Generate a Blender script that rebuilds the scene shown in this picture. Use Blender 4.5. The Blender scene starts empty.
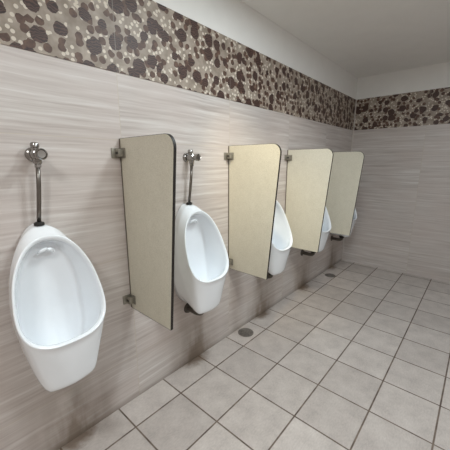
import bpy, bmesh, math
from mathutils import Vector, Matrix

sc = bpy.context.scene
C = sc.collection
PI = math.pi

# ------------------------------------------------------------------ materials
class NT:
    """small wrapper that writes node trees"""
    def __init__(self, name):
        self.m = bpy.data.materials.new(name); self.m.use_nodes = True
        self.t = self.m.node_tree; self.b = self.t.nodes['Principled BSDF']
    def n(self, kind, **kw):
        o = self.t.nodes.new(kind)
        for k, v in kw.items(): setattr(o, k, v)
        return o
    def put(self, sock, v):
        if isinstance(v, bpy.types.NodeSocket): self.t.links.new(v, sock)
        else: sock.default_value = v
    def math(self, op, a, b=0.0, c=0.0, clamp=False):
        o = self.n('ShaderNodeMath', operation=op, use_clamp=clamp)
        self.put(o.inputs[0], a); self.put(o.inputs[1], b); self.put(o.inputs[2], c)
        return o.outputs[0]
    def pos(self):
        o = self.n('ShaderNodeTexCoord'); return o.outputs['Object']
    def xyz(self, v):
        o = self.n('ShaderNodeSeparateXYZ'); self.put(o.inputs[0], v); return o.outputs
    def vec(self, x, y, z):
        o = self.n('ShaderNodeCombineXYZ')
        for i, q in enumerate((x, y, z)): self.put(o.inputs[i], q)
        return o.outputs[0]
    def scale(self, v, s):
        o = self.n('ShaderNodeVectorMath', operation='MULTIPLY'); self.put(o.inputs[0], v); self.put(o.inputs[1], s)
        return o.outputs[0]
    def noise(self, v, scale, detail=4.0, rough=0.55, dist=0.0):
        o = self.n('ShaderNodeTexNoise'); self.put(o.inputs['Vector'], v)
        o.inputs['Scale'].default_value = scale; o.inputs['Detail'].default_value = detail
        o.inputs['Roughness'].default_value = rough; o.inputs['Distortion'].default_value = dist
        return o.outputs[0]
    def ramp(self, f, stops):
        o = self.n('ShaderNodeValToRGB'); self.put(o.inputs[0], f)
        e = o.color_ramp.elements
        while len(e) < len(stops): e.new(0.5)
        for q, (p, c) in zip(e, stops):
            q.position = p; q.color = (*c, 1) if len(c) == 3 else c
        return o.outputs[0]
    def mix(self, f, a, b, mode='MIX'):
        o = self.n('ShaderNodeMix', data_type='RGBA', blend_type=mode)
        self.put(o.inputs[0], f)
        self.put(o.inputs[6], a if isinstance(a, bpy.types.NodeSocket) else (*a, 1))
        self.put(o.inputs[7], b if isinstance(b, bpy.types.NodeSocket) else (*b, 1))
        return o.outputs[2]
    def set(self, **kw):
        for k, v in kw.items():
            s = self.b.inputs[k.replace('_', ' ')]
            if isinstance(v, tuple) and len(v) == 3: v = (*v, 1)
            self.put(s, v)
        return self.m
    def bump(self, h, strength=0.2, dist=0.002):
        o = self.n('ShaderNodeBump'); o.inputs['Strength'].default_value = strength
        o.inputs['Distance'].default_value = dist
        self.put(o.inputs['Height'], h); self.t.links.new(o.outputs[0], self.b.inputs['Normal'])

def srgb(r, g, b):
    f = lambda c: c/12.92 if c <= 0.04045 else ((c+0.055)/1.055)**2.4
    return (f(r/255), f(g/255), f(b/255))

def plain(name, col, rough=0.5, metal=0.0, amount=0.06, scale=40.0, **kw):
    k = NT(name); p = k.pos()
    f = k.noise(p, scale, 3)
    dark = tuple(c*(1-amount) for c in col); lite = tuple(min(1, c*(1+amount)) for c in col)
    k.set(Base_Color=k.ramp(f, [(0.3, dark), (0.7, lite)]), Roughness=rough, Metallic=metal, **kw)
    return k.m

URI_X0, STEP = 1.215, 0.85            # a urinal, and the distance to the next

def wall_material(name, axis, base=1.0):
    """stone look tile with fine horizontal veins; axis = the horizontal axis of the wall"""
    k = NT(name); p = k.pos(); x, y, z = k.xyz(p)
    h = x if axis == 'x' else y
    # tiles 0.85 x 0.30, each cut from a different bit of stone
    tw, th = 0.85, 0.31
    hu = k.math('DIVIDE', k.math('SUBTRACT', h, 1.652 if axis == 'x' else 0.02), tw)
    vu = k.math('DIVIDE', k.math('SUBTRACT', z, 0.285), th*2)
    ci = k.math('FLOOR', hu); cj = k.math('FLOOR', vu)
    off = k.math('MULTIPLY', ci, 7.31); off2 = k.math('MULTIPLY', cj, 3.77)
    warp = k.noise(k.vec(k.math('MULTIPLY', h, 1.6), off, k.math('MULTIPLY', z, 2.2)), 1.0, 3)
    zz = k.math('ADD', z, k.math('MULTIPLY', warp, 0.035))
    v1 = k.vec(k.math('ADD', k.math('MULTIPLY', h, 1.3), off), off2, k.math('MULTIPLY', zz, 44.0))
    v2 = k.vec(k.math('ADD', k.math('MULTIPLY', h, 3.0), off), off2, k.math('MULTIPLY', zz, 85.0))
    a = k.noise(v1, 1.0, 5, 0.6, 0.15); b = k.noise(v2, 1.0, 4, 0.6)
    f = k.math('ADD', k.math('MULTIPLY', a, 0.55), k.math('MULTIPLY', b, 0.45))
    col = k.ramp(f, [(0.33, srgb(172, 160, 153)), (0.45, srgb(194, 184, 178)), (0.54, srgb(205, 197, 191)), (0.67, srgb(222, 217, 213))])
    cloud = k.noise(k.vec(k.math('MULTIPLY', h, 2.5), off, k.math('MULTIPLY', z, 3.5)), 1.0, 2)
    col = k.mix(k.ramp(cloud, [(0.35, (0, 0, 0)), (0.7, (0.5, 0.5, 0.5))]), col, srgb(200, 186, 179))
    # grout joints
    def joint(u, w, size):
        fr = k.math('FRACT', u); d = k.math('MINIMUM', fr, k.math('SUBTRACT', 1.0, fr))
        return k.math('LESS_THAN', d, w/size/2)
    j = k.math('MAXIMUM', joint(hu, 0.004, tw), joint(vu, 0.003, th*2))
    col = k.mix(k.math('MULTIPLY', j, 0.55), col, srgb(196, 184, 164))
    # splash stains and lime under each urinal, close to the floor
    if axis == 'x':
        q = k.math('FRACT', k.math('ADD', k.math('DIVIDE', k.math('SUBTRACT', h, URI_X0+0.065), STEP), 0.5))
        d = k.math('ABSOLUTE', k.math('SUBTRACT', q, 0.5))                       # 0 under the urinal
        side = k.math('SUBTRACT', 1.0, k.math('DIVIDE', d, 0.30), clamp=True)
        low = k.math('SUBTRACT', 1.0, k.math('DIVIDE', z, 0.42), clamp=True)
        dirt = k.noise(k.vec(k.math('MULTIPLY', h, 14.0), 0.0, k.math('MULTIPLY', z, 4.0)), 1.0, 4)
        s = k.math('MULTIPLY', k.math('MULTIPLY', side, low), k.math('MULTIPLY', dirt, 2.0))
        col = k.mix(k.math('MINIMUM', s, 0.75), col, srgb(104, 84, 62))
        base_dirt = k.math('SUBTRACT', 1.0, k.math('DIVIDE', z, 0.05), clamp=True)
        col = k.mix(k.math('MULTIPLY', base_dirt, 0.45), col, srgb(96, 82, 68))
    k.set(Base_Color=col, Roughness=0.38)
    k.bump(k.math('SUBTRACT', f, k.math('MULTIPLY', j, 0.6)), 0.12, 0.002)
    return k.m

K0, TL, Y1, TW = 1.6189, 0.3185, 0.1798, 0.3077     # floor grid read from the photograph
def floor_material():
    k = NT('floor_tile'); p = k.pos(); x, y, z = k.xyz(p)
    u = k.math('DIVIDE', k.math('SUBTRACT', x, K0), TL)
    v = k.math('DIVIDE', k.math('ADD', y, Y1), TW)
    cell = k.vec(k.math('FLOOR', u), k.math('FLOOR', v), 0.0)
    wn = k.n('ShaderNodeTexWhiteNoise', noise_dimensions='3D'); k.put(wn.inputs['Vector'], cell)
    def line(q, w, size):
        fr = k.math('FRACT', q); d = k.math('MINIMUM', fr, k.math('SUBTRACT', 1.0, fr))
        mr = k.n('ShaderNodeMapRange'); k.put(mr.inputs[0], k.math('MULTIPLY', d, size))
        mr.inputs[1].default_value = w*0.5; mr.inputs[2].default_value = w*0.5+0.0025
        mr.inputs[3].default_value = 1.0; mr.inputs[4].default_value = 0.0
        return mr.outputs[0]
    g = k.math('MAXIMUM', line(u, 0.006, TL), line(v, 0.006, TW))
    sp = k.noise(p, 9.0, 5, 0.6); fine = k.noise(k.scale(p, (1, 2.2, 1)), 60.0, 3)
    f = k.math('ADD', k.math('MULTIPLY', sp, 0.6), k.math('MULTIPLY', fine, 0.4))
    tile = k.ramp(f, [(0.32, srgb(178, 171, 167)), (0.5, srgb(198, 191, 186)), (0.68, srgb(212, 206, 201))])
    tint = k.ramp(wn.outputs[0], [(0.0, srgb(232, 226, 222)), (1.0, srgb(255, 250, 246))])
    tile = k.mix(0.8, tile, tint, 'MULTIPLY')
    grout = k.ramp(k.noise(p, 14.0, 3), [(0.35, srgb(84, 68, 58)), (0.65, srgb(122, 106, 94))])
    col = k.mix(g, tile, grout)
    # yellow brown stains along the wall below the urinals
    q = k.math('FRACT', k.math('ADD', k.math('DIVIDE', k.math('SUBTRACT', x, URI_X0+0.055), STEP), 0.5))
    dx = k.math('MULTIPLY', k.math('SUBTRACT', q, 0.5), STEP)
    rr = k.math('SQRT', k.math('ADD', k.math('POWER', k.math('DIVIDE', dx, 0.14), 2.0), k.math('POWER', k.math('DIVIDE', y, 0.085), 2.0)))
    st = k.math('SUBTRACT', k.math('ADD', 1.0, k.math('MULTIPLY', k.math('SUBTRACT', k.noise(p, 22.0, 4), 0.5), 0.9)), rr, clamp=True)
    col = k.mix(k.math('MINIMUM', k.math('MULTIPLY', st, 1.3), 0.8), col, srgb(98, 76, 56))
    k.set(Base_Color=col, Roughness=k.math('ADD', 0.36, k.math('MULTIPLY', g, 0.4)))
    k.bump(k.math('SUBTRACT', k.math('MULTIPLY', f, 0.15), g), 0.35, 0.002)
    return k.m

def frieze_material(name, axis):
    """decor tile: dark brown rosettes and flecks on greyish beige"""
    k = NT(name); p = k.pos(); x, y, z = k.xyz(p)
    h = x if axis == 'x' else y
    pv = k.vec(h, k.math('ADD', z, 0.013), 0.0)
    nz = k.noise(pv, 30.0, 3)
    def vor(scale, rnd, shift):
        o = k.n('ShaderNodeTexVoronoi', feature='F1', voronoi_dimensions='2D')
        k.put(o.inputs['Vector'], k.vec(k.math('ADD', h, shift), k.math('ADD', z, shift*1.7), 0.0))
        o.inputs['Scale'].default_value = scale; o.inputs['Randomness'].default_value = rnd
        return o
    big = vor(9.5, 0.85, 0.0); mid = vor(24.0, 1.0, 0.31); sm = vor(42.0, 1.0, 0.77)
    wob = k.math('MULTIPLY', k.math('SUBTRACT', nz, 0.5), 0.25)
    pick = k.xyz(big.outputs['Color'])[0]
    r = k.math('ADD', 0.18, k.math('MULTIPLY', pick, 0.20))
    db = k.math('LESS_THAN', k.math('ADD', big.outputs['Distance'], wob), r)
    pm = k.math('GREATER_THAN', k.xyz(mid.outputs['Color'])[1], 0.42)
    dm = k.math('MULTIPLY', pm, k.math('LESS_THAN', k.math('ADD', mid.outputs['Distance'], wob), 0.42))
    ls = k.math('MULTIPLY', k.math('GREATER_THAN', k.xyz(sm.outputs['Color'])[2], 0.55), k.math('LESS_THAN', sm.outputs['Distance'], 0.33))
    ground = k.ramp(k.noise(pv, 16.0, 3), [(0.35, srgb(140, 126, 112)), (0.65, srgb(172, 158, 144))])
    col = k.mix(ls, ground, srgb(214, 203, 188))
    col = k.mix(dm, col, k.ramp(nz, [(0.35, srgb(72, 48, 38)), (0.7, srgb(112, 84, 68))]))
    petals = k.n('ShaderNodeTexWave', wave_type='RINGS'); k.put(petals.inputs['Vector'], pv)
    petals.inputs['Scale'].default_value = 30.0; petals.inputs['Distortion'].default_value = 12.0
    col = k.mix(db, col, k.ramp(petals.outputs['Fac'], [(0.2, srgb(50, 31, 27)), (0.9, srgb(88, 62, 52))]))
    fr = k.math('FRACT', k.math('DIVIDE', k.math('SUBTRACT', h, 1.652 if axis == 'x' else 0.02), 0.85))
    j = k.math('LESS_THAN', fr, 0.004)
    col = k.mix(k.math('MULTIPLY', j, 0.6), col, srgb(150, 140, 128))
    k.set(Base_Color=col, Roughness=0.5)
    return k.m

def laminate_material():
    k = NT('speckled_laminate'); p = k.pos()
    a = k.noise(p, 190.0, 3, 0.7); b = k.noise(p, 16.0, 4, 0.6)
    f = k.math('ADD', k.math('MULTIPLY', a, 0.8), k.math('MULTIPLY', b, 0.2))
    col = k.ramp(f, [(0.30, srgb(200, 194, 176)), (0.5, srgb(216, 210, 192)), (0.70, srgb(227, 222, 206))])
    k.set(Base_Color=col, Roughness=0.34)
    return k.m

M = {}
M['wall_x'] = wall_material('stone_tile_side', 'x')
M['wall_y'] = wall_material('stone_tile_end', 'y')
M['frieze_x'] = frieze_material('decor_tile_side', 'x')
M['frieze_y'] = frieze_material('decor_tile_end', 'y')
M['floor'] = floor_material()
M['laminate'] = laminate_material()
M['paint'] = plain('white_ceiling_paint', srgb(244, 242, 238), 0.7, amount=0.015, scale=6)
M['ceramic'] = plain('white_glazed_ceramic', srgb(245, 248, 251), 0.10, amount=0.01, scale=8, Coat_Weight=0.3)
M['edge'] = plain('dark_phenolic_edge', srgb(30, 24, 20), 0.55, amount=0.15)
M['line_strip'] = plain('brown_grey_strip', srgb(104, 94, 82), 0.6, amount=0.1)
M['steel'] = plain('brushed_steel', srgb(146, 141, 130), 0.38, 0.5, 0.1, 120)
M['chrome'] = plain('worn_chrome', srgb(160, 157, 154), 0.18, 1.0, 0.06, 60)
M['dark'] = plain('dark_recess', srgb(58, 53, 48), 0.6, amount=0.1)
M['dull'] = plain('dull_chrome_pipe', srgb(122, 116, 110), 0.3, 0.9, 0.08, 60)
M['rubber'] = plain('black_rubber', srgb(34, 32, 30), 0.6, amount=0.1)
M['plastic'] = plain('grey_waste_pipe', srgb(92, 86, 78), 0.4, 0.3, 0.15)
M['grate'] = plain('dull_drain_metal', srgb(122, 116, 110), 0.5, 0.25, 0.2, 90)
M['bead'] = plain('pale_corner_bead', srgb(205, 196, 188), 0.4, amount=0.05)

# ------------------------------------------------------------------ geometry helpers
def obj(name, bm, mat, parent=None, smooth=False, loc=(0, 0, 0)):
    bmesh.ops.recalc_face_normals(bm, faces=bm.faces[:])
    me = bpy.data.meshes.new(name); bm.to_mesh(me); bm.free()
    me.materials.append(mat)
    if smooth:
        for f in me.polygons: f.use_smooth = True
    o = bpy.data.objects.new(name, me); C.objects.link(o); o.location = loc
    if parent: o.parent = parent
    return o

def sharp(o, deg=40):
    me = o.data
    bm = bmesh.new(); bm.from_mesh(me)
    for e in bm.edges:
        e.smooth = not (len(e.link_faces) == 2 and e.calc_face_angle(0) > math.radians(deg))
    for f in bm.faces: f.smooth = True
    bm.to_mesh(me); bm.free(); return o

def box(bm, x0, x1, y0, y1, z0, z1, bev=0.0):
    r = bmesh.ops.create_cube(bm, size=1.0)
    vs = r['verts']
    for v in vs:
        v.co = Vector(((x0+x1)/2 + v.co.x*(x1-x0), (y0+y1)/2 + v.co.y*(y1-y0), (z0+z1)/2 + v.co.z*(z1-z0)))
    if bev:
        es = {e for v in vs for e in v.link_edges}
        bmesh.ops.bevel(bm, geom=list(es), offset=bev, segments=2, affect='EDGES', profile=0.6)
    return bm

def lathe(bm, prof, origin=(0, 0, 0), axis=(0, 0, 1), seg=28):
    """prof: (radius, height along axis)"""
    az = Vector(axis).normalized(); q = Vector((0, 0, 1)).rotation_difference(az); O = Vector(origin)
    rings = []
    for r, h in prof:
        if r < 1e-6: rings.append([bm.verts.new(O + q @ Vector((0, 0, h)))])
        else: rings.append([bm.verts.new(O + q @ Vector((r*math.cos(2*PI*i/seg), r*math.sin(2*PI*i/seg), h))) for i in range(seg)])
    for a, b in zip(rings, rings[1:]):
        for i in range(seg):
            j = (i+1) % seg
            if len(a) == 1 and len(b) == 1: continue
            if len(a) == 1: bm.faces.new((a[0], b[j], b[i]))
            elif len(b) == 1: bm.faces.new((a[i], a[j], b[0]))
            else: bm.faces.new((a[i], a[j], b[j], b[i]))
    return bm

def tube(bm, pts, r, seg=16, caps=True):
    pts = [Vector(p) for p in pts]; rings = []
    up = Vector((1, 0, 0))
    for i, p in enumerate(pts):
        t = (pts[min(i+1, len(pts)-1)] - pts[max(i-1, 0)]).normalized()
        a = up - t*up.dot(t)
        if a.length < 1e-3: a = Vector((0, 1, 0)) - t*t.y
        a.normalize(); b = t.cross(a)
        rr = r[i] if isinstance(r, (list, tuple)) else r
        rings.append([bm.verts.new(p + (a*math.cos(2*PI*k/seg) + b*math.sin(2*PI*k/seg))*rr) for k in range(seg)])
    for A, B in zip(rings, rings[1:]):
        for k in range(seg): bm.faces.new((A[k], A[(k+1) % seg], B[(k+1) % seg], B[k]))
    if caps: bm.faces.new(rings[0][::-1]); bm.faces.new(rings[-1])
    return bm

def smooth_path(ctrl, n=8):
    """Catmull-Rom through control points"""
    P = [Vector(c) for c in ctrl]; P = [P[0]*2-P[1]] + P + [P[-1]*2-P[-2]]; out = []
    for i in range(1, len(P)-2):
        for k in range(n):
            t = k/n; a, b, c, d = P[i-1:i+3]
            out.append(0.5*((2*b) + (c-a)*t + (2*a-5*b+4*c-d)*t*t + (3*b-a-3*c+d)*t**3))
    out.append(P[-2]); return out

def thing(name, label, cat, loc=(0, 0, 0), group=None):
    o = bpy.data.objects.new(name, None); C.objects.link(o); o.location = loc
    o.empty_display_size = 0.1
    o['label'] = label; o['category'] = cat
    if group: o['group'] = group
    return o

def struct(name, bm, mat):
    o = obj(name, bm, mat); o['kind'] = 'structure'; return o

def copy_tree(o, loc, label):
    r = o.copy(); C.objects.link(r); r.location = loc; r['label'] = label
    def kids(src, dst):
        for ch in list(src.children):
            c = ch.copy(); C.objects.link(c); c.parent = dst; kids(ch, c)
    kids(o, r); return r

# ------------------------------------------------------------------ room
XB, XN, YR, ZC = 4.236, -1.9, -2.5, 2.50
FZ0, FZ1 = 1.845, 2.235
T = 0.12
struct('floor', box(bmesh.new(), XN-T, XB+T, YR-T, T, -0.1, 0), M['floor'])
struct('ceiling', box(bmesh.new(), XN-T, XB+T, YR-T, T, ZC, ZC+0.1), M['paint'])
struct('wall_left', box(bmesh.new(), XN, XB, 0, T, 0, FZ1), M['wall_x'])
struct('wall_back', box(bmesh.new(), XB, XB+T, YR, T, 0, FZ1), M['wall_y'])
struct('wall_right', box(bmesh.new(), XN, XB, YR-T, YR, 0, ZC), M['wall_x'])
struct('wall_front', box(bmesh.new(), XN-T, XN, YR, T, 0, ZC), M['wall_y'])
struct('wall_upper_left', box(bmesh.new(), XN, XB, 0, T, FZ1, ZC), M['paint'])
struct('wall_upper_back', box(bmesh.new(), XB, XB+T, YR, T, FZ1, ZC), M['paint'])
struct('trim_1', box(bmesh.new(), XN, XB-0.004, -0.004, 0.0, FZ0, FZ1), M['frieze_x'])
struct('trim_2', box(bmesh.new(), XB-0.004, XB, YR, 0.0, FZ0, FZ1), M['frieze_y'])
bm = bmesh.new()
lathe(bm, [(0.009, 0), (0.009, FZ1)], (XB-0.004, -0.004, 0), seg=12)
struct('trim_3', bm, M['bead'])

# ------------------------------------------------------------------ urinal
ZB = 0.44
def sup(t, n):
    c, s = math.cos(t), math.sin(t)
    return math.copysign(abs(c)**(2/n), c), math.copysign(abs(s)**(2/n), s)

def bowl_mesh():
    N = 88; bm = bmesh.new()
    nrm = Vector((0, -0.92, 0.39))
    def rim(u, v, k=1.0, off=0.0):
        a = max(0.0, (1+v*k)/2)
        q = Vector((0.163*u*k*(1-0.16*v), -0.275+0.165*a**0.9, 0.709+0.414*a**1.14))
        return q + nrm*off
    cols = []
    for i in range(N):
        t = 2*PI*i/N + 0.0001
        u, v = sup(t, 2.3 if math.sin(t) > 0 else 2.5); uw, vw = sup(t, 2.15)
        W = Vector((0.130*uw*(1-0.10*vw), 0.0, 0.80+(0.36 if vw > 0 else 0.315)*vw))
        R = rim(u, v)
        mid = (W+R)*0.5 + Vector((0.010*u, 0, 0.012*max(0, v)))
        w = 0.0
        if v < 0:
            al = (1+v)*PI/2                                  # 0 at the middle of the bottom edge, 90 degrees at the side
            bx = (math.sin(al)**0.9)*math.copysign(0.158, u)
            rise = max(0.0, (v+0.66)/0.66); rise = rise*rise*(3-2*rise)
            bot = Vector((bx, -0.110-0.117*math.cos(al)**0.8, 0.476+0.30*rise))
            w = min(1.0, -v/0.7); w = w*w*(3-2*w)
        else: bot = mid
        Q = mid.lerp(bot, w)
        path = [W.lerp(Q, k/5*0.80) for k in range(6)]
        A = W.lerp(Q, 0.85); B = Q.lerp(R, 0.15)
        for k in range(0, 7):
            a = k/6; path.append(A*(1-a)**2 + Q*2*a*(1-a) + B*a*a)
        path += [Q.lerp(R, 0.15+0.85*k/6) for k in range(1, 7)]
        # rounded rim crest
        path += [rim(u, v, 0.993, 0.003), rim(u, v, 0.977, 0.004), rim(u, v, 0.957, 0.002), rim(u, v, 0.94, -0.002), rim(u, v, 0.928, -0.007)]
        I = rim(u, v, 0.92, -0.014)
        dn = max(0.0, -v)
        Bk = Vector((0.122*u*(1-0.15*v), -0.050-0.075*dn*dn, (0.84+0.235*v) if v > 0 else 0.84+0.27*v))
        Ct = Vector((I.x*0.98, I.y*0.55+Bk.y*0.45 if v > 0 else I.y*0.72+Bk.y*0.28, Bk.z*0.9+I.z*0.1 if v < 0 else I.z*0.8+Bk.z*0.2))
        for k in range(0, 11):
            a = k/10; path.append(I*(1-a)**2 + Ct*2*a*(1-a) + Bk*a*a)
        cen = Vector((0, -0.046, 0.84))
        for q in (0.85, 0.68, 0.5, 0.32, 0.15):
            path.append(Vector((Bk.x*q, -0.046+(Bk.y+0.046)*q*q, cen.z+(Bk.z-cen.z)*q)))
        cols.append([bm.verts.new(p - Vector((0, 0, ZB))) for p in path])
    m = len(cols[0])
    for i in range(N):
        a, b = cols[i], cols[(i+1) % N]
        for k in range(m-1): bm.faces.new((a[k], a[k+1], b[k+1], b[k]))
    c = bm.verts.new((0, -0.046, 0.84-ZB))
    for i in range(N): bm.faces.new((cols[i][-1], c, cols[(i+1) % N][-1]))
    bm.faces.new([cols[i][0] for i in range(N)])
    return bm

def make_urinal(label):
    t = thing('urinal', label, 'urinal', (URI_X0, -0.001, ZB), 'row of wall hung urinals')
    obj('bowl', bowl_mesh(), M['ceramic'], t, smooth=True)
    # moulded flush outlet under the hood
    bm = bmesh.new()
    pts = [(0.030*math.cos(a), -0.070-0.016*math.sin(a), 1.040-ZB+0.018*math.sin(a)) for a in [PI*k/14 for k in range(15)]]
    tube(bm, pts, [0.004+0.004*math.sin(PI*k/14) for k in range(15)], 10)
    obj('flush_outlet', bm, M['ceramic'], t, smooth=True)
    # waste: coupling nut and trap turning back into the wall
    bm = bmesh.new()
    lathe(bm, [(0, 0.012), (0.034, 0.012), (0.034, -0.004), (0.030, -0.008), (0.030, -0.022), (0.0, -0.022)], (0.01, -0.125, 0.036), seg=24)
    n = sharp(obj('coupling_nut', bm, M['rubber'], t))
    bm = bmesh.new()
    tube(bm, smooth_path([(0.01, -0.125, 0.014), (0.01, -0.124, -0.002), (0.008, -0.108, -0.014), (0, -0.08, -0.016), (0, -0.04, -0.014), (0, 0.0, -0.012)], 6), 0.019, 18)
    obj('waste_pipe', bm, M['plastic'], t, smooth=True)
    bm = bmesh.new()
    lathe(bm, [(0, 0.0), (0.038, 0.0), (0.036, 0.006), (0.022, 0.009), (0, 0.009)], (0, 0.0, -0.012), (0, -1, 0), 24)
    sharp(obj('wall_flange', bm, M['plastic'], t))
    return t

ULAB = ['white ceramic urinal nearest the camera at far left, in front of the first partition',
        'white ceramic urinal in full view under a thin flush pipe, right of first partition',
        'white ceramic urinal half hidden behind the warm-lit second partition from the left',
        'white ceramic urinal whose lip peeks out past the third partition from the left',
        'white ceramic urinal by the back wall, just a sliver showing past the last partition']
U = make_urinal(ULAB[1])
for k in (-1, 1, 2, 3):
    copy_tree(U, (URI_X0+STEP*k+(0.012 if k < 0 else 0), -0.001, ZB), ULAB[k+1])

# ------------------------------------------------------------------ flush valve
VX = URI_X0+0.020
def make_valve(label):
    z0 = 1.445
    t = thing('flush_valve', label, 'flush valve', (VX, 0, z0), 'chrome flush valves above the urinals')
    bm = bmesh.new()
    lathe(bm, [(0, 0), (0.029, 0), (0.029, 0.004), (0.024, 0.010), (0.014, 0.013), (0, 0.013)], (0, -0.0005, 0), (0, -1, 0), 28)
    sharp(obj('wall_flange', bm, M['chrome'], t))
    bm = bmesh.new()
    lathe(bm, [(0, 0.010), (0.012, 0.010), (0.012, 0.024), (0.019, 0.027), (0.021, 0.034), (0.021, 0.066), (0.019, 0.072), (0.014, 0.075),
               (0.014, 0.086), (0, 0.086)], (0, 0, 0), (0, -1, 0), 28)
    lathe(bm, [(0.0, 0.0), (0.016, 0.0), (0.016, -0.026), (0.013, -0.030), (0.0, -0.030)], (0, -0.050, -0.008), (0, 0, 1), 24)
    sharp(obj('valve_body', bm, M['chrome'], t))
    bm = bmesh.new()
    lathe(bm, [(0, 0.0), (0.013, 0.0), (0.013, 0.012), (0.016, 0.015), (0.016, 0.027), (0.012, 0.033), (0, 0.034)], (0, -0.040, 0.014), (0, 0, 1), 24)
    sharp(obj('stop_cap', bm, M['chrome'], t))
    bm = bmesh.new()
    lathe(bm, [(0, 0.084), (0.010, 0.084), (0.010, 0.094), (0.021, 0.097), (0.022, 0.110), (0.018, 0.114), (0.015, 0.110), (0, 0.109)], (0, 0, 0), (0, -1, 0), 28)
    sharp(obj('push_button', bm, M['chrome'], t))
    bm = bmesh.new()
    tube(bm, [(0, -0.050, -0.034), (-0.006, -0.049, -0.12), (-0.014, -0.046, -0.20), (-0.022, -0.042, 1.166-z0)], 0.0085, 16)
    fp = obj('flush_pipe', bm, M['dull'], t, smooth=True)
    bm = bmesh.new()
    lathe(bm, [(0, 0.0), (0.0125, 0.0), (0.0125, 0.012), (0.010, 0.016), (0, 0.016)], (0, -0.050, -0.052), (0, 0, 1), 6)
    obj('pipe_nut', bm, M['chrome'], fp)
    bm = bmesh.new()
    lathe(bm, [(0, 0.0), (0.020, 0.0), (0.019, 0.010), (0.012, 0.014), (0, 0.014)], (-0.022, -0.043, 1.156-z0), (0, 0, 1), 24)
    sharp(obj('rubber_collar', bm, M['rubber'], fp))
    return t

VLAB = ['chrome flush valve on the wall above the nearest urinal at far left',
        'chrome flush valve with push button and thin pipe, in full view right of first partition',
        'chrome flush valve above the urinal behind the second partition',
        'chrome flush valve above the urinal behind the third partition',
        'chrome flush valve above the urinal behind the last partition']
V = make_valve(VLAB[1])
for k in (-1, 1, 2, 3):
    copy_tree(V, (VX+STEP*k+(0.012 if k < 0 else 0), 0, 1.445), VLAB[k+1])

# ------------------------------------------------------------------ partitions
PX, PZ0, PZ1, PDT, PDB, TH = 0.797, 0.602, 1.532, 0.438, 0.359, 0.014
def outline(grow=0.0):
    """y, z of the panel edge, from the lower wall corner round the front to the upper wall corner"""
    r = 0.058
    pts = [Vector((-0.008, PZ0-grow)), Vector((-PDB-grow, PZ0-grow))]
    lo, hi, end = Vector((-PDB-grow, PZ0)), Vector((-PDT-grow, PZ1+grow)), Vector((-0.008, PZ1+grow))
    d1 = (hi-lo).normalized(); d2 = (end-hi).normalized()
    ang = math.acos(max(-1, min(1, (-d1).dot(d2)))); cut = r/math.tan(ang/2)
    a = hi - d1*cut; bis = (d2-d1).normalized(); cen = hi + bis*(r/math.sin(ang/2))
    b = hi + d2*cut
    a0 = math.atan2((a-cen).y, (a-cen).x); a1 = math.atan2((b-cen).y, (b-cen).x)
    if a0 < 0: a0 += 2*PI
    if a1 < 0: a1 += 2*PI
    for k in range(13):
        g = a0+(a1-a0)*k/12; pts.append(cen+Vector((math.cos(g), math.sin(g)))*r)
    pts.append(end); return pts

def make_partition(label):
    zc = PZ0
    t = thing('urinal_partition', label, 'partition', (PX, 0, zc), 'beige privacy partitions between the urinals')
    bm = bmesh.new(); o = outline()
    A = [bm.verts.new((-TH/2, p.x, p.y-zc)) for p in o]; B = [bm.verts.new((TH/2, p.x, p.y-zc)) for p in o]
    bm.faces.new(A); bm.faces.new(B[::-1])
    for i in range(len(o)): j = (i+1) % len(o); bm.faces.new((A[i], A[j], B[j], B[i]))
    obj('panel', bm, M['laminate'], t)
    # dark edge all round the free sides
    bm = bmesh.new(); q = outline(0.0015); n = len(o); h = TH/2+0.0004
    vs = [[bm.verts.new((s*h, p.x, p.y-zc)) for p in pp] for s in (-1, 1) for pp in (o, q)]
    for i in range(n-1):
        bm.faces.new((vs[0][i], vs[0][i+1], vs[1][i+1], vs[1][i])); bm.faces.new((vs[2][i], vs[3][i], vs[3][i+1], vs[2][i+1]))
        bm.faces.new((vs[1][i], vs[1][i+1], vs[3][i+1], vs[3][i])); bm.faces.new((vs[0][i], vs[2][i], vs[2][i+1], vs[0][i+1]))
    for i in (0, n-1): bm.faces.new((vs[0][i], vs[1][i], vs[3][i], vs[2][i]))
    obj('edge_band', bm, M['edge'], t)
    for z in (1.460, 0.660):
        z -= zc; bm = bmesh.new()
        box(bm, -0.056, 0.056, -0.006, 0.0, z-0.025, z+0.025, 0.0015)             # plate on the wall
        for s in (-1, 1):
            a, b = sorted((s*(TH/2+0.0002), s*(TH/2+0.006)))
            box(bm, a, b, -0.052, -0.005, z-0.025, z+0.025, 0.0015)               # cheek on the panel
            a, b = sorted((s*(TH/2+0.004), s*(TH/2+0.032)))
            box(bm, a, b, -0.045, -0.005, z-0.018, z+0.018, 0.004)                # raised block
        br = sharp(obj('bracket', bm, M['steel'], t), 50)
        bm = bmesh.new()
        for s in (-1, 1):
            a, b = sorted((s*(TH/2+0.0315), s*(TH/2+0.0328)))
            box(bm, a, b, -0.037, -0.013, z-0.006, z+0.006, 0.0)
        obj('screw_slot', bm, M['dark'], br)
    bm = bmesh.new()
    box(bm, -TH/2-0.002, TH/2+0.002, -0.008, -0.0005, 0.0, PZ1-PZ0)  # thin dark strip added to draw the dark line where panel meets wall
    obj('wall_strip', bm, M['line_strip'], t)
    return t

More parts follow.
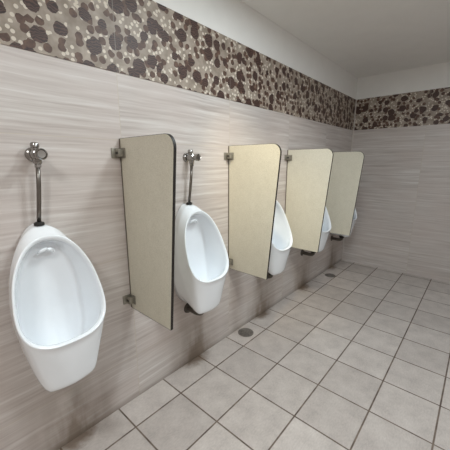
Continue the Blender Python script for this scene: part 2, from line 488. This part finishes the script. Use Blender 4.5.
PLAB = ['greyish beige privacy partition with dark edge, largest and nearest, left of the fully visible urinal',
        'warm yellow-lit beige privacy partition, second from the left, half covering the third urinal',
        'pale beige privacy partition, third from the left, with one steel bracket showing at its top corner',
        'shaded grey-beige privacy partition nearest the back wall, last of the row']
P = make_partition(PLAB[0])
for k in (1, 2, 3):
    copy_tree(P, (PX+STEP*k, 0, PZ0), PLAB[k])

# ------------------------------------------------------------------ floor drains
def make_drain(loc, label):
    t = thing('floor_drain', label, 'floor drain', loc, 'round metal floor drains along the wall')
    bm = bmesh.new()
    lathe(bm, [(0.050, 0.0), (0.066, 0.0), (0.066, 0.003), (0.064, 0.0045), (0.054, 0.0045), (0.052, 0.003), (0.050, 0.0)], seg=40)
    sharp(obj('rim', bm, M['grate'], t))
    bm = bmesh.new(); lathe(bm, [(0, 0.0006), (0.0505, 0.0006)], seg=40); 
    obj('drain_well', bm, M['dark'], t)
    bm = bmesh.new()
    for r in (0.008, 0.020, 0.032, 0.044):
        lathe(bm, [(r-0.0038, 0.001), (r-0.0038, 0.0038), (r+0.0038, 0.0038), (r+0.0038, 0.001), (r-0.0038, 0.001)], seg=32)
    for k in range(4):
        a = PI*k/4; d = Vector((math.cos(a), math.sin(a), 0)); e = Vector((-d.y, d.x, 0))*0.003
        vs = []
        for zz in (0.001, 0.0040):
            vs.append([bm.verts.new(p+Vector((0, 0, zz))) for p in (d*0.050+e, -d*0.050+e, -d*0.050-e, d*0.050-e)])
        bm.faces.new(vs[0][::-1]); bm.faces.new(vs[1])
        for i in range(4): j = (i+1) % 4; bm.faces.new((vs[0][i], vs[0][j], vs[1][j], vs[1][i]))
    sharp(obj('grate', bm, M['grate'], t))
    return t
D = make_drain((1.780, -0.080, 0), 'round grey metal floor drain in the foreground, below the first and second partitions')
copy_tree(D, (3.517, -0.112, 0), 'small round dark floor drain near the back wall, below the last partition')

# ------------------------------------------------------------------ lamps on the ceiling
def emitter(name, col, strength):
    k = NT(name); k.set(Base_Color=(0.9, 0.9, 0.9), Emission_Color=col, Emission_Strength=strength); return k.m
def lamp(x, y, col, watt, label, r=0.13):
    t = thing('ceiling_lamp', label, 'ceiling lamp', (x, y, ZC), None)
    bm = bmesh.new()
    lathe(bm, [(r-0.012, 0), (r+0.012, 0), (r+0.010, -0.012), (r, -0.016), (r-0.012, -0.012), (r-0.012, 0)], seg=40)
    sharp(obj('frame', bm, M['paint'], t))
    bm = bmesh.new(); lathe(bm, [(0, -0.008), (r-0.012, -0.008)], seg=40)
    obj('diffuser', bm, emitter('lamp_glow', (*col, 1), 4.0), t)
    ld = bpy.data.lights.new('lamp_light', 'AREA'); ld.shape = 'DISK'; ld.size = 2*(r-0.015)
    ld.energy = watt; ld.color = col
    lo = bpy.data.objects.new('lamp_light', ld); C.objects.link(lo); lo.parent = t; lo.location = (0, 0, -0.02)
    return t
lamp(-0.7, -1.3, (0.97, 1.0, 1.0), 19, 'round ceiling lamp behind the camera', 0.22)
lamp(2.7, -1.5, (0.70, 0.86, 1.0), 4, 'round cool ceiling lamp over the far end of the room', 0.22)
lamp(1.40, -1.05, (0.85, 0.96, 1.0), 18, 'round ceiling lamp over the middle of the room', 0.16)
lamp(0.95, -2.0, (0.84, 0.95, 1.0), 17, 'added round fill lamp on the ceiling beside the opposite wall', 0.22)  # unseen fill lamp, added to brighten the urinal bowls from the front
# two small halogen downlights over the row
def downlight(x, y, col, glow, watt, deg, aim, label):
    t = thing('ceiling_spotlight', label, 'spotlight', (x, y, ZC))
    bm = bmesh.new()
    lathe(bm, [(0.036, 0), (0.052, 0), (0.050, -0.006), (0.040, -0.008), (0.036, -0.004), (0.036, 0)], seg=32)
    sharp(obj('trim_ring', bm, M['chrome'], t))
    bm = bmesh.new(); lathe(bm, [(0, -0.003), (0.036, -0.003)], seg=32)
    obj('bulb_face', bm, emitter('halogen_glow', (*glow, 1), 6.0), t)
    ld = bpy.data.lights.new('spot_light', 'SPOT'); ld.energy = watt; ld.color = col
    ld.spot_size = math.radians(deg); ld.spot_blend = 1.0; ld.shadow_soft_size = 0.035
    lo = bpy.data.objects.new('spot_light', ld); C.objects.link(lo); lo.parent = t; lo.location = (0, 0, -0.06)
    lo.rotation_euler = Vector(aim).to_track_quat('-Z', 'Y').to_euler()
downlight(0.98, -0.74, (1.0, 0.87, 0.60), (1.0, 0.75, 0.45), 58, 46, (0.67, 0.42, -0.92), 'small warm halogen spotlight in front of the second partition')
downlight(1.75, -0.74, (1.0, 0.96, 0.88), (1.0, 0.93, 0.85), 20, 50, (0.72, 0.42, -0.80), 'small white halogen spotlight in front of the third partition')

w = bpy.data.worlds.new('World'); sc.world = w; w.use_nodes = True
w.node_tree.nodes['Background'].inputs[0].default_value = (0.8, 0.85, 0.9, 1)
w.node_tree.nodes['Background'].inputs[1].default_value = 0.2

# ------------------------------------------------------------------ camera
cd = bpy.data.cameras.new('camera'); co = bpy.data.objects.new('camera', cd); C.objects.link(co)
cd.sensor_width = 36.0; cd.sensor_fit = 'HORIZONTAL'; cd.lens = 289.2767/450*36.0
cd.clip_start = 0.02
pitch, yaw = 0.21036, 0.72347
fw = Vector((math.cos(pitch)*math.cos(yaw), math.cos(pitch)*math.sin(yaw), -math.sin(pitch)))
co.location = (0, -1.4159, 1.41)
co.rotation_euler = fw.to_track_quat('-Z', 'Y').to_euler()
sc.camera = co

vs = sc.view_settings
vs.view_transform = 'Standard'; vs.look = 'None'; vs.gamma = 1.0; vs.use_curve_mapping = False
vs.exposure = 0.0
